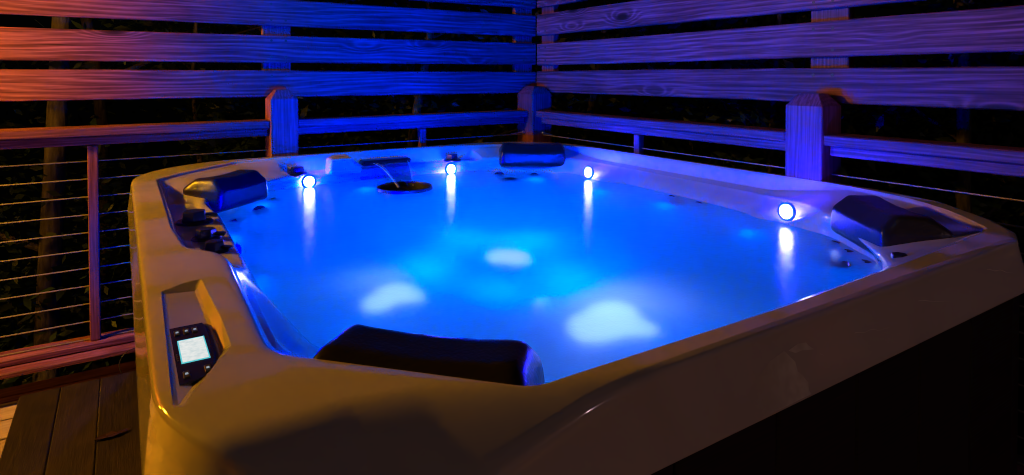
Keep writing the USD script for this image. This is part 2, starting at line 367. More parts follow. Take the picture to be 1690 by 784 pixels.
rightf = fence('fence', 'right fence of horizontal boards over a cable railing, with the purple glow', (CX, CY, 0), -90,
      0.0, 3.75, [(1.822, 1.966, -0.130, -0.003), (3.47, 3.60, -0.130, -0.003)], [(0.0, 0.13), (1.815, 1.965), (3.47, 3.60)], [0.99, 2.72], [(0.174, 1.820), (1.968, 3.468)], True)
for fx, fy, dx, dy in ((-0.155, -0.085, -1, 0), (-0.075, -0.181, 0, -1)):
    b = trimesh.creation.icosphere(2, 0.010); b.apply_translation((fx, fy, Z(-0.345)))
    rod = tube([(fx, fy, Z(-0.345)), (fx + 0.04 * dx, fy + 0.04 * dy, Z(-0.348)), (fx + 0.09 * dx, fy + 0.09 * dy, Z(-0.352))], 0.004, 8)
    obj('cable_fitting', trimesh.util.concatenate([b, rod]), 'steel', left, smooth=40)

# ------------------------------------------------------------------ forest beyond the fences
def leaves(rng, centers, radii, n, size, off=(0, 0)):
    c = rng.integers(0, len(centers), n); d = rng.normal(size=(n, 3)); d /= np.linalg.norm(d, axis=1, keepdims=True)
    p = np.asarray(centers)[c] + d * (np.asarray(radii)[c] * rng.random(n) ** 0.45)[:, None]
    a = rng.normal(size=(n, 3)); a[:, 2] *= 0.6; a /= np.linalg.norm(a, axis=1, keepdims=True)
    b = np.cross(a, rng.normal(size=(n, 3))); b /= np.linalg.norm(b, axis=1, keepdims=True)
    s = size * (0.6 + 0.8 * rng.random(n))[:, None]
    ok = (p[:, 0] + off[0] > CX + 0.45) | (p[:, 1] + off[1] > CY + 0.45); p, a, b, s = p[ok], a[ok], b[ok], s[ok]; n = len(p)
    v = np.stack([p - a * s, p + b * s * 0.42, p + a * s, p - b * s * 0.42], 1).reshape(-1, 3)
    k = np.arange(n) * 4
    return trimesh.Trimesh(v, np.vstack([np.stack([k, k + 1, k + 2], 1), np.stack([k, k + 2, k + 3], 1)]), process=False)
def tree(name, x, y, lean, r0, h, crown, seed, label, nleaf=1500, leaf=0.07, cat='tree', group=None, bend=0.1):
    rng = np.random.default_rng(seed)
    zb = float(ground_z(np.array(x), np.array(y))) - 0.1
    t = thing(name, label, cat, (x, y, zb), 0, group)
    s = np.linspace(0, 1, 22)
    wob = np.stack([np.interp(s, np.linspace(0, 1, 6), rng.normal(size=6)), np.interp(s, np.linspace(0, 1, 6), rng.normal(size=6))], 1) * bend * s[:, None] ** 0.5
    path = np.stack([lean[0] * s * h + wob[:, 0], lean[1] * s * h + wob[:, 1], s * h], 1)
    obj('trunk', tube(path, r0 * (1 - 0.65 * s), 12), 'bark', t, smooth=60)
    cs, rs, br = [], [], []
    for k in range(crown):
        u = 0.25 + 0.75 * (k + 0.5) / crown if crown else 0
        p = np.array([np.interp(u, s, path[:, i]) for i in range(3)]); a = rng.random() * 6.28; L = h * 0.22 * (1.25 - u) * (0.6 + 0.8 * rng.random())
        e = p + np.array([math.cos(a) * L, math.sin(a) * L, L * 0.35])
        br.append(tube([p, (p + e) / 2 + (0, 0, 0.05), e], [r0 * 0.28, r0 * 0.18, r0 * 0.06], 6))
        for w in (0.55, 1.0):
            cs.append(p + (e - p) * w); rs.append(L * (0.42 if w < 1 else 0.5) + 0.12)
    if br:
        for b_ in br: obj('branch', b_, 'bark', t, smooth=60)
        obj('crown', leaves(rng, cs, rs, nleaf, leaf, (x, y)), 'foliage', t)
    return t
tree('tree', -0.405, 4.6, (0.028, 0.0), 0.075, 6.0, 5, 5, 'rough barked tree trunk behind the cable railing, lit orange by the added lantern', 900, 0.045, bend=0.05)
spots = [(0.35, 5.6, .03, 5.0, 7), (2.15, 4.4, .05, 5.5, 8), (1.3, 6.4, .05, 6.0, 10), (-2.6, 5.8, .06, 6.0, 9), (3.9, 4.6, .05, 5.5, 9), (4.4, 2.75, .035, 4.5, 9), (3.35, 2.25, .028, 4.6, 8),
         (5.2, 1.2, .06, 5.5, 10), (4.0, 1.35, .05, 5.2, 8), (4.4, 0.45, .06, 5.6, 9), (5.6, 3.9, .07, 6.5, 10), (-0.2, 7.6, .08, 7.0, 11), (3.0, 7.2, .07, 7.0, 11), (7.0, 2.2, .08, 7.0, 11), (-3.6, 7.8, .08, 7.0, 11), (6.8, -0.4, .08, 6.5, 10)]
words = ['slim sapling seen through the railing left of the back post', 'dark tree with mottled trunk just behind the fence corner', 'dark leafy tree behind the middle of the back fence', 'dark leafy tree past the left end of the back fence',
         'dark leafy tree diagonally beyond the fence corner', 'thin pale curved sapling beyond the right fence between corner and post', 'slender dark sapling nearest the right fence', 'dark leafy tree beyond the right fence post', 'pale crooked trunk right of the right fence post',
         'dark trunk at the right edge of the picture', 'tall dark tree far behind the right fence near the corner', 'tall dark tree far behind the left half of the back fence', 'tall dark tree far behind the fence corner',
         'tall dark tree far behind the right fence post', 'tall dark tree far behind the left edge of the picture', 'tall dark tree far beyond the right end of the right fence']
for k, ((x, y, r, h, c), w) in enumerate(zip(spots, words)):
    rr = random.Random(k)
    tree('tree', x, y, ((rr.random() - 0.5) * 0.12, (rr.random() - 0.5) * 0.12), r, h, c, 20 + k, w, 3600, 0.042 + 0.006 * (k > 9), group=None, bend=0.14)
rng = np.random.default_rng(77)
cc = [(x, 4.6 + rng.random() * 3.5, -1.3 + rng.random() * 2.6) for x in np.linspace(-4, 6, 40)] + [(3.4 + rng.random() * 3.5, y, -1.3 + rng.random() * 2.6) for y in np.linspace(-1.5, 5, 34)]
obj('undergrowth', leaves(rng, cc, [0.55 + 0.4 * rng.random() for _ in cc], 50000, 0.038), 'foliage', kind='stuff', label='dark tangled undergrowth of leaves beyond both fences', cat='undergrowth')

# ------------------------------------------------------------------ lanterns (both stand outside the picture: they give the warm light)
def lantern(name, loc, rotz, globe, label):
    """loc: the mounting plate; local +y points to the wall."""
    t = thing(name, label, 'lantern', loc, rotz)
    obj('back_plate', bevbox((-0.05, -0.015, -0.08), (0.05, 0.0, 0.08), 0.005), 'lamp_metal', t)
    obj('arm', tube([(0, -0.015, 0.06), (0, -0.12, 0.12), (0, -0.26, 0.13), (0, -0.32, 0.10)], 0.009), 'lamp_metal', t, smooth=40)
    obj('hood', lathe([(0.0, 0.10), (0.02, 0.10), (0.03, 0.085), (0.085, 0.060), (0.085, 0.054), (0.0, 0.054)], 20), 'lamp_metal', t, (0, -0.32, 0), smooth=30)
    s = trimesh.creation.icosphere(3, 0.052)
    obj('globe', s, globe, t, (0, -0.32, 0.0), smooth=True)
lantern('wall_lantern', (-1.363, 3.073, Z(0.42)), 0, 'amber_globe', 'amber globe lantern on the back fence, left of the picture')
gp = thing('garden_lantern', 'added unseen amber globe lantern on a short post beyond the back fence, left of the picture', 'lantern', (-2.3, 3.95, -1.4))  # added lamp out of view, put here to light the tree trunk
obj('pole', tube([(0, 0, -0.4), (0, 0, 2.35)], 0.025), 'lamp_metal', gp, smooth=40)
obj('hood', lathe([(0.0, 2.52), (0.02, 2.52), (0.085, 2.475), (0.085, 2.468), (0.0, 2.468)], 20), 'lamp_metal', gp, smooth=30)
obj('globe', trimesh.creation.icosphere(3, 0.052), 'garden_globe', gp, (0, 0, 2.41), smooth=True)
house = thing('house', 'dark lap sided house wall behind the camera', 'house')
for k in range(14):
    m_ = hull([(-3.2, -2.32, 0.2 * k), (3.2, -2.32, 0.2 * k), (-3.2, -2.36, 0.2 * k), (3.2, -2.36, 0.2 * k), (-3.2, -2.335, 0.2 * k + 0.205), (3.2, -2.335, 0.2 * k + 0.205), (-3.2, -2.36, 0.2 * k + 0.205), (3.2, -2.36, 0.2 * k + 0.205)])
    obj('siding_board', m_, 'siding', house)
lantern('house_lantern', (1.7, -2.318, Z(0.55)), 180, 'warm_globe', 'dim globe lantern on the house wall behind the camera')

# ================================================================== THE HOT TUB
C = np.array([1.2, 2.0])
NT = 1080
TH = np.linspace(0, 2 * np.pi, NT, endpoint=False)
def ring(pts, sm=1.2):
    """A closed outline (x, y[, z]) as radius (and height) over the angle about C, corners softened by sm degrees."""
    p = np.asarray(pts, float)
    if p.shape[1] == 2: p = np.column_stack([p, np.zeros(len(p))])
    q = np.vstack([p, p[:1]]); out = []
    for a, b in zip(q[:-1], q[1:]):
        n = max(2, int(np.linalg.norm(b[:2] - a[:2]) / 0.004)); s = np.arange(n)[:, None] / n
        out.append(a + (b - a) * s)
    q = np.vstack(out); d = q[:, :2] - C; a = np.arctan2(d[:, 1], d[:, 0]) % (2 * np.pi); o = np.argsort(a); r = np.hypot(*d.T)
    res = []
    for val in (r, q[:, 2]):
        w = np.interp(TH, a[o], val[o], period=2 * np.pi)
        k = int(3 * sm * NT / 360) + 1; ker = np.exp(-0.5 * (np.arange(-k, k + 1) / (sm * NT / 360)) ** 2); ker /= ker.sum()
        w = np.convolve(np.concatenate([w[-k:], w, w[:k]]), ker, 'valid'); res.append(w)
    return res
def rrect(x0, x1, y0, y1, rad):
    pts = []
    for (cx, cy, a0), r in zip(((x1, y1, 0), (x0, y1, 90), (x0, y0, 180), (x1, y0, 270)), rad):
        sx, sy = (1 if cx == x1 else -1), (1 if cy == y1 else -1)
        for a in np.radians(np.linspace(a0, a0 + 90, 12)):
            pts.append((cx - sx * r + r * math.cos(a), cy - sy * r + r * math.sin(a)))
    o = x1 - 2.128                              # the right hand corner is cut off straighter than an arc
    return pts[:36] + [(1.74, y0), (1.82 + .3 * o, .585 - o), (1.925 + .7 * o, .668 - .7 * o), (2.070 + .9 * o, .845 - .5 * o), (2.112 + o, 1.0), (x1, 1.16)]
RAD = (0.44, 0.44, 0.30, 0.45)
lip, _ = ring(rrect(0.015, 2.145, 0.533, 3.055, RAD), 0.3)
top_out, _ = ring(rrect(0.026, 2.128, 0.556, 3.035, RAD), 0.3)
P_in = [(.120, 1.53), (.108, 1.75), (.112, 2.60), (.20, 2.72), (.42, 2.94), (.55, 2.965), (1.15, 2.985), (1.55, 2.95), (1.72, 2.90), (1.88, 2.81), (2.03, 2.63), (2.085, 2.48), (2.09, 1.20), (2.07, 1.05),
        (2.03, .92), (1.95, .79), (1.80, .64), (1.36, .617), (.92, .604), (.49, .612), (.424, .612), (.211, .843), (.169, .887), (.184, 1.398), (.172, 1.46)]
r_in, _ = ring(P_in, 0.7)
SH_O = [(.18, .905, -.397), (.195, 1.40, -.397), (.145, 1.53, -.427), (.125, 1.75, -.430), (.125, 2.35, -.430), (.135, 2.52, -.410), (.19, 2.64, -.392), (.44, 2.915, -.392), (.60, 2.945, -.394), (.74, 2.94, -.448), (1.48, 2.93, -.448), (1.66, 2.885, -.392),
        (1.85, 2.80, -.390), (2.02, 2.62, -.392), (2.075, 2.42, -.432), (2.072, 1.42, -.434), (2.065, 1.18, -.396), (2.02, .94, -.391), (1.93, .79, -.391), (1.79, .66, -.391), (1.55, .645, -.395), (1.36, .632, -.397), (.6, .622, -.397), (.437, .63, -.397), (.222, .855, -.397)]
SH_I = [(.195, .925, -.405), (.21, 1.39, -.41), (.232, 1.48, -.430), (.24, 1.72, -.433), (.25, 2.10, -.433), (.235, 2.33, -.433), (.25, 2.42, -.430), (.60, 2.745, -.430), (.74, 2.905, -.456), (1.45, 2.905, -.456), (1.58, 2.82, -.430), (1.97, 2.505, -.430),
        (2.035, 2.36, -.441), (2.02, 1.9, -.441), (2.0, 1.45, -.441), (1.95, 1.20, -.435), (1.87, 1.08, -.430), (1.55, .76, -.430), (1.40, .668, -.412), (.6, .648, -.410), (.45, .652, -.405), (.238, .875, -.405)]
P_W = [(.272, 1.45), (.268, 2.2), (.285, 2.48), (.42, 2.70), (.56, 2.83), (.95, 2.86), (1.3, 2.855), (1.62, 2.80), (1.88, 2.60), (1.945, 2.45), (1.895, 2.21), (1.96, 2.09), (1.94, 1.66), (1.905, 1.42), (1.865, 1.35), (1.885, 1.29), (1.85, 1.06), (1.70, .84),
       (1.5, .74), (.75, .715), (.52, .80), (.30, 1.12)]
rso, zso = ring(SH_O, 1.0); rsi, zsi = ring(SH_I, 1.0); r_w, _ = ring(P_W, 0.8)
one = np.ones(NT)
def lerp(a, b, t): return a * (1 - t) + b * t
rings = [(lip - 0.110, -0.500 * one), (lip - 0.050, -0.494 * one), (lip - 0.004, -0.492 * one), (lip, -0.486 * one), (lerp(lip, top_out, 0.5), -0.44 * one), (top_out, -0.398 * one), (top_out - 0.001, -0.386 * one), (top_out - 0.005, -0.3805 * one), (top_out - 0.012, -0.379 * one)]
rings += [(lerp(top_out - 0.012, r_in, t), -0.378 * one) for t in np.linspace(0.1, 0.9, 9)]
rings += [(r_in + 0.004, -0.380 * one), (r_in, -0.382 * one), (r_in - 0.006, -0.388 * one), (lerp(r_in - 0.006, rso, .8), lerp(-0.388, zso, .8)), (rso, zso), (lerp(rso, rsi, .12), lerp(zso, zsi, .12)), (lerp(rso, rsi, .85), lerp(zso, zsi, .85)),
          (rsi, zsi), (rsi - 0.010, zsi - 0.008), (lerp(rsi, r_w, .6), lerp(zsi, -0.50, .5)), (r_w, -0.50 * one), (r_w - 0.02, -0.60 * one), (r_w * 0.955, -0.78 * one), (r_w * 0.92, -0.80 * one), (r_w * 0.50, -0.81 * one), (r_w * 0.46, -0.82 * one),
          (r_w * 0.44, -0.88 * one), (r_w * 0.42, -1.12 * one), (r_w * 0.38, -1.15 * one), (r_w * 0.12, -1.155 * one)]
A = np.array([[np.broadcast_to(r, (NT,)), np.broadcast_to(z, (NT,))] for r, z in rings])         # (rings, 2, angles)
for _ in range(2):                                                                                 # rounds the section
    Q_, R_ = 0.75 * A[:-1] + 0.25 * A[1:], 0.25 * A[:-1] + 0.75 * A[1:]
    B = np.empty((2 * len(Q_),) + A.shape[1:]); B[0::2], B[1::2] = Q_, R_
    A = np.concatenate([A[:1], B, A[-1:]])
xy = C[None, :, None] + A[:, 0][:, None, :] * np.stack([np.cos(TH), np.sin(TH)])[None]
zz = A[:, 1].copy()
# the near corner rolls off outward
edge_ = np.interp(xy[:, 0], [0.0, 0.10, 0.22, 0.30, 0.38, 0.46, 0.56, 0.70, 0.90], [0.69, 0.715, 0.712, 0.690, 0.650, 0.612, 0.578, 0.548, 0.50])
d_ = np.clip(edge_ - xy[:, 1], 0, 1); drop = 0.66 * (np.sqrt(d_ ** 2 + 0.045 ** 2) - 0.045) * np.clip((zz + 0.492) / 0.1, 0, 1)
zz -= drop
K = len(A)
V = np.stack([xy[:, 0], xy[:, 1], zz + EYE], -1).reshape(-1, 3)
F = []
for k in range(K - 1):
    a = k * NT + np.arange(NT); b = k * NT + (np.arange(NT) + 1) % NT
    F.append(np.stack([a, b, b + NT], 1)); F.append(np.stack([a, b + NT, a + NT], 1))
F = [f for f in F]
nv = len(V)
floor_c = nv; under = nv + 1 + np.arange(NT); under_c = nv + 1 + NT
und = np.stack([C[0] + (lip - 0.13) * np.cos(TH), C[1] + (lip - 0.13) * np.sin(TH), np.full(NT, 0.06)], -1)
V = np.vstack([V, [[C[0], C[1], -1.155 + EYE]], und, [[C[0], C[1], 0.06]]])
j = np.arange(NT); jn = (j + 1) % NT
F += [np.stack([(K - 1) * NT + j, (K - 1) * NT + jn, np.full(NT, floor_c)], 1), np.stack([under, jn + under[0], jn], 1), np.stack([under, jn, j], 1), np.stack([np.full(NT, under_c), jn + under[0], under], 1)]
F = np.vstack(F)
shell = trimesh.Trimesh(V, F, process=False)
if shell.volume < 0: shell.invert()
S = man(shell)
# pocket of the control panel
pk_top = [(.056, 1.295), (.138, 1.325), (.134, .905), (.046, .745)]
pk_bot = [(.062, 1.225), (.108, 1.235), (.112, .95), (.052, .80)]
S -= man(spheres([(x, y, Z(-0.352)) for x, y in pk_top] + [(x, y, Z(z)) for (x, y), z in zip(pk_bot, (-.371, -.378, -.381, -.371))], 0.010))
# coves for the valves on the back wall
for x0, x1, d in ((.60, .80, 0.0), (1.36, 1.60, -0.01)):
    S -= man(spheres([(x0, 2.93 + d, Z(-.345)), (x1 + .02, 2.93 + d, Z(-.345)), (x0 + .03, 2.895 + d, Z(-.425)), (x1 - .03, 2.895 + d, Z(-.425)), (x0 + .06, 2.60, Z(-.425)), (x1, 2.60, Z(-.425)), (x0 + 0.02, 2.60, Z(-.345)), (x1 + .04, 2.60, Z(-.345))], 0.022))
# moulded island between cove and waterfall
S += man(spheres([(.835, 2.93, Z(-.400)), (.915, 2.93, Z(-.400)), (.825, 2.93, Z(-.46)), (.96, 2.93, Z(-.46)), (.835, 2.87, Z(-.404)), (.92, 2.87, Z(-.404)), (.825, 2.852, Z(-.447)), (.955, 2.852, Z(-.447))], 0.014))

tub = thing('hot_tub', 'large square hot tub with pale glossy shell glowing blue inside', 'hot tub')
sm = S.to_mesh(); sv, sf = np.array(sm.vert_properties[:, :3], float), np.array(sm.tri_verts)
def soften(sv, sf, lo, hi, size, its):
    """rounds the edges that were cut inside a box"""
    c = sv[sf].mean(1); pick = ((c > lo) & (c < hi)).all(1)
    a, b_ = trimesh.remesh.subdivide_to_size(sv, sf[pick], size, max_iter=12)
    t = trimesh.Trimesh(a, b_, process=True); t.merge_vertices()
    v = np.array(t.vertices); e = t.edges_unique; n = len(v)
    edge = np.zeros(n, bool); u_, k_ = np.unique(t.edges_sorted, axis=0, return_counts=True); edge[u_[k_ == 1].ravel()] = True
    m_ = np.minimum((v - lo), (hi - v)).min(1); wgt = np.clip(m_ / 0.03, 0, 1); wgt[edge] = 0
    for _ in range(its):
        acc = np.zeros_like(v); cnt = np.zeros(n)
        for i_, j_ in ((0, 1), (1, 0)):
            np.add.at(acc, e[:, i_], v[e[:, j_]]); np.add.at(cnt, e[:, i_], 1)
        v += 0.5 * wgt[:, None] * (acc / np.maximum(cnt, 1)[:, None] - v)
    return np.vstack([sv, v]), np.vstack([sf[~pick], t.faces + len(sv)])
sv, sf = soften(sv, sf, np.array([-0.05, 0.66, Z(-0.47)]), np.array([0.22, 1.46, 2.0]), 0.007, 26)
sv, sf = soften(sv, sf, np.array([0.52, 2.62, Z(-0.48)]), np.array([1.72, 2.99, 2.0]), 0.008, 6)
shell_t = trimesh.Trimesh(sv, sf, process=False); shell_t.remove_unreferenced_vertices()
obj('shell', shell_t, 'acrylic', tub, smooth=60)

# cabinet: four dark sides of vertical boards between corner posts
cab = [((0.40, 0.575), (1.76, 0.575)), ((2.10, 0.95), (2.10, 2.66)), ((1.76, 3.012), (0.40, 3.012)), ((0.06, 2.66), (0.06, 0.95))]
for (a, b) in cab:
    a, b = np.array(a), np.array(b); L = np.linalg.norm(b - a); u = (b - a) / L; nrm = np.array([u[1], -u[0]]); n = 6
    for k in range(n):
        lo, hi = L * k / n + 0.002, L * (k + 1) / n - 0.002
        pts = [(*(a + u * s + nrm * w), z) for s in (lo, hi) for w in (0, -0.02) for z in (0.02, Z(-0.496))] + [(*(a + u * (s + e) + nrm * 0.004), z + e2) for s, e in ((lo, 0.004), (hi, -0.004)) for z, e2 in ((0.02, 0.004), (Z(-0.496), -0.004))]
        obj('side_panel', hull(pts), 'cabinet_panel', tub)
for i in range(4):
    a, b = np.array(cab[i][1]), np.array(cab[(i + 1) % 4][0]); c = np.array([[2.10, .575], [2.10, 3.012], [.06, 3.012], [.06, .575]][i])
    arc = [a * (1 - t) ** 2 + 2 * c * 0.9 * t * (1 - t) + 2 * 0.1 * (a + b) / 2 * t * (1 - t) + b * t ** 2 for t in np.linspace(0, 1, 9)]
    ctr = np.array([1.08, 1.79])
    obj('corner_panel', hull([(*p, z) for p in arc for z in (0.02, Z(-0.498))] + [(*(p + (ctr - p) * 0.05), z) for p in (a, b) for z in (0.02, Z(-0.498))]), 'cabinet_panel', tub, smooth=40)

# ------------------------------------------------------------------ headrest pillows
def pillow(center, along, top, L=0.33, flip=1, wide=1.0, tall=1.0):
    """along: direction of its length; it faces the left hand side of that direction."""
    u = np.array([*along, 0.0]); u /= np.linalg.norm(u); n = np.array([-u[1], u[0], 0.0]); r = 0.022
    sec = [(-0.062, -0.070, 1.0), (-0.070, -0.030, 1.0), (-0.036, -0.002, 0.90), (0.030, 0.000, 0.86), (0.058, -0.030, 0.93), (0.060, -0.078, 0.97), (0.030, -0.088, 0.95)]
    rows = []
    for s in np.linspace(-1, 1, 13):
        rows.append((s, 0.006 * (1 - s * s)))
    pts = []
    for d, z, f in sec:
        for s in (-1, 1):
            pts.append(np.array(center + (0.0,)) + u * s * (L / 2 - r) * f + n * d * wide + np.array([0, 0, top + z * tall - r]))
    m = man(spheres(pts, r)).refine_to_length(0.010).to_mesh()
    sm_ = trimesh.Trimesh(np.array(m.vert_properties[:, :3], float), m.tri_verts); trimesh.smoothing.filter_taubin(sm_, lamb=0.6, nu=0.61, iterations=14)
    v = np.array(sm_.vertices)
    s = (v[:, :2] - np.array(center)) @ u[:2] / (L / 2)
    h = np.clip((v[:, 2] - top) / 0.09 + 1, 0, 1)
    v[:, 2] -= 0.010 * (1 - s * s) * h                     # the top dips for the neck
    v += (meshkit.fbm(v * 40, 3, 5)[:, None] - 0.5) * 0.002
    t = trimesh.Trimesh(v - np.array(center + (top,)), sm_.faces, process=False)
    return t, (*center, top)
for c, al, top, L, lab in (((.335, 2.490), (0.75, 0.66), -.358, .27, None), ((1.835, 2.675), (.84, -.54), -.352, .36, None), ((1.745, .855), (-.62, -.79), -.345, .33, None), ((.354, .774), (-.70, .715), -.364, .325, 'dry brown black pillow nearest the camera')):
    al = np.array(al)
    nn = np.array([-al[1], al[0]])
    if nn @ (C - np.array(c)) < 0: al = -al
    t, at = pillow(tuple(c), al, 0.0, L)
    obj('headrest', t, 'pillow_foam', tub, (at[0], at[1], Z(top)), smooth=True, label=lab)

# ------------------------------------------------------------------ control panel
cp = UsdGeom.Xform.Define(stage, numbered(str(tub.GetPath()) + '/control_panel')).GetPrim()
def plate(poly, z0, z1, inset=0.0):
    p = np.array(poly); c = p.mean(0); q = c + (p - c) * (1 - inset)
    return hull([(x, y, Z(z0)) for x, y in p] + [(x, y, Z(z1)) for x, y in q])
# panel frame: u across (+x), v along (-y)
PU, PV, PO = np.array([0.067, 0.0]), np.array([-0.001, -0.222]), np.array([0.0480, 1.058])
pp = lambda u, v: PO + PU * u + PV * v
obj('bezel', plate([pp(.04, 0), pp(.90, 0), pp(1, .06), pp(1, .95), pp(.95, 1), pp(.04, 1), pp(0, .97), pp(0, .03)], -0.412, -0.3840, 0.05), 'frame_plastic', cp)
obj('face', plate([pp(.14, .03), pp(.80, .03), pp(.84, .10), pp(.84, .88), pp(.14, .93)], -0.383, -0.3808, 0.01), 'black_plastic', cp)
obj('screen_glow', plate([pp(.24, .285), pp(.76, .285), pp(.76, .655), pp(.24, .655)], -0.3812, -0.3803), 'screen_edge', cp)
obj('screen', plate([pp(.265, .298), pp(.735, .298), pp(.735, .642), pp(.265, .642)], -0.3807, -0.3798), 'panel_screen', cp)
for u, v in ((.27, .15), (.45, .15), (.62, .15), (.29, .82), (.66, .80)):
    obj('button', plate([pp(u - .06, v - .05), pp(u + .06, v - .05), pp(u + .06, v + .05), pp(u - .06, v + .05)], -0.3815, -0.3792, 0.15), 'grey_plastic', cp)
    obj('button_mark', plate([pp(u - .025, v - .012), pp(u + .025, v - .012), pp(u + .03, v + .010), pp(u - .03, v + .010)], -0.3795, -0.3787, 0.05), 'button_mark', cp)
for k in range(4):
    obj('letter_mark', plate([pp(.175, .50 + .03 * k), pp(.205, .50 + .03 * k), pp(.205, .518 + .03 * k), pp(.175, .518 + .03 * k)], -0.3812, -0.3800), 'grey_plastic', cp)

# ------------------------------------------------------------------ valve handles
def handle(x, y, z, r, turn, scallop=True):
    h = UsdGeom.Xform.Define(stage, numbered(str(tub.GetPath()) + '/valve_handle')).GetPrim()
    q = min(1.0, r / 0.046)
    obj('collar', lathe([(0, 0), (r, 0), (r * 1.02, 0.005 * q), (r * .94, 0.010 * q), (r * .6, 0.012 * q), (0, 0.012 * q)], 28), 'black_plastic', h, (x, y, Z(z)), smooth=35)
    a = math.radians(turn); pts = []
    for i in range(6):
        b = a + i * math.pi / 3
        pts += [(r * .62 * math.cos(b), r * .62 * math.sin(b), 0.014 * q), (r * .56 * math.cos(b), r * .56 * math.sin(b), 0.034 * q)]
    obj('knob', spheres(pts, 0.004), 'black_plastic', h, (x, y, Z(z)), smooth=40)
    obj('lever', spheres([(0, 0, .024 * q), (r * 1.25 * math.cos(a), r * 1.25 * math.sin(a), .018 * q), (r * 1.2 * math.cos(a + .25), r * 1.2 * math.sin(a + .25), .016 * q), (r * 1.2 * math.cos(a - .25), r * 1.2 * math.sin(a - .25), .016 * q)], 0.005 * q), 'black_plastic', h, (x, y, Z(z)), smooth=40)
handle(.178, 2.02, -.434, .050, 20)
handle(.186, 1.80, -.434, .036, -10)
handle(.190, 1.66, -.434, .034, -35)
handle(.672, 2.865, -.446, .042, 100)
handle(1.46, 2.87, -.446, .045, 60)
handle(1.50, .700, -.430, .024, 40)

# ------------------------------------------------------------------ waterfall spout
obj('waterfall_spout', spheres([(.995, 2.935, Z(-.424)), (1.225, 2.935, Z(-.424)), (.995, 2.895, Z(-.427)), (1.225, 2.895, Z(-.427))], 0.013), 'black_plastic', tub, smooth=40)

# ------------------------------------------------------------------ lights and jets in the shell
def lens(x, y, z, r, normal, m, name='light_lens'):
    n = np.array(normal, float); n /= np.linalg.norm(n)
    T = trimesh.geometry.align_vectors([0, 0, 1], n)
    d = lathe([(0, r * .55), (r * .45, r * .48), (r * .8, r * .30), (r, 0.0), (0, 0)], 18); d.apply_transform(T)
    c = lathe([(r * 1.02, 0), (r * 1.35, 0), (r * 1.3, r * .22), (r * 1.02, r * .22), (r * 1.02, 0)], 18); c.apply_transform(T)
    if m == 'led_line':                       # a hot white core in a blue ring
        d = lathe([(r * .90, 0), (r, 0), (r, .003), (r * .90, .003), (r * .90, 0)], 20); d.apply_transform(T)
        k = lathe([(0, .006), (r * .89, .0045), (r * .89, 0), (0, 0)], 20); k.apply_transform(T)
        obj('light_core', k, 'led_core', tub, (x, y, Z(z)), smooth=True)
    obj(name, d, m, tub, (x, y, Z(z)), smooth=True)
    obj('light_ring', c, 'acrylic', tub, (x, y, Z(z)), smooth=30)
for x, y, z, n in ((.71, 2.815, -.484, (0, -1, .1)), (1.415, 2.80, -.484, (0, -1, .1)), (1.905, 2.295, -.476, (-1, -.1, .1)), (1.885, 1.235, -.466, (-1, 0, .1)),):
    lens(x, y, z + .008, 0.025, n, 'led_line')
for y in (1.80, 2.12):
    lens(.262, y, -.474, 0.016, (1, 0, .1), 'led_hidden')
for x, y, r_ in ((.565, 1.450, .070), (.975, 1.552, .072), (.925, 1.028, .080), (.86, 1.22, .014)):
    # an uneven glowing lens on a short post under the stirred surface
    an = np.linspace(0, 2 * np.pi, 33)[:-1]; f_ = meshkit.noise(np.stack([1.3 * np.cos(an) + 9 * x, 1.3 * np.sin(an) + 9 * y, 0 * an], -1), 4)
    ph = math.atan2(y, x); ra = r_ * (0.55 + 0.75 * f_) * (1 + 0.35 * np.cos(an - ph) ** 2)
    bl = np.vstack([[[0, 0, .004]], np.stack([ra * np.cos(an), ra * np.sin(an), 0 * an], -1)]); kk = np.arange(32)
    obj('light_post', lathe([(0, 0), (.03, 0), (r_ * .5, .175), (0, .175)], 16), 'white_plastic', tub, (x, y, Z(-.81)), smooth=40)
    obj('seat_light', trimesh.Trimesh(bl, np.stack([0 * kk, 1 + kk, 1 + (kk + 1) % 32], 1), process=False), 'led_seat', tub, (x, y, Z(-.628)))
sd = np.array([math.sin(math.radians(13)) * .97, math.cos(math.radians(13)) * .97, .24]); sd /= np.linalg.norm(sd); sT = trimesh.geometry.align_vectors([0, 0, 1], sd)
sp = np.array([.76, .727, Z(-.492)])  # added spot, hidden from view; its dark tube limits the blue on the fence
t_ = lathe([(0, -.004), (.0120, -.004), (.0120, .030), (.0105, .030), (.0105, .001), (0, .001)], 20); t_.apply_transform(sT); obj('spot_tube', t_, 'dark_mesh', tub, sp)
t_ = lathe([(0, .0035), (.0100, .003), (.0100, .0015), (0, .0015)], 20); t_.apply_transform(sT); obj('spot_lens', t_, 'led_spot', tub, sp)
lens(.14, 2.93, -.70, 0.020, (-.75, .65, -.1), 'led_outer', 'corner_light')
for k in range(12):
    i = int(NT * (k + 0.5) / 12); c_, s_ = math.cos(TH[i]), math.sin(TH[i])
    lens(C[0] + (r_w[i] - .035) * c_, C[1] + (r_w[i] - .035) * s_, -.68, 0.040, (-c_, -s_, .3), 'led_foot', 'wall_light')
for k in range(5):
    a = 2 * math.pi * k / 5 + 0.3
    lens(C[0] + 0.26 * math.cos(a), C[1] + 0.30 * math.sin(a), -1.15, 0.105, (0, 0, 1), 'led_foot', 'footwell_light')
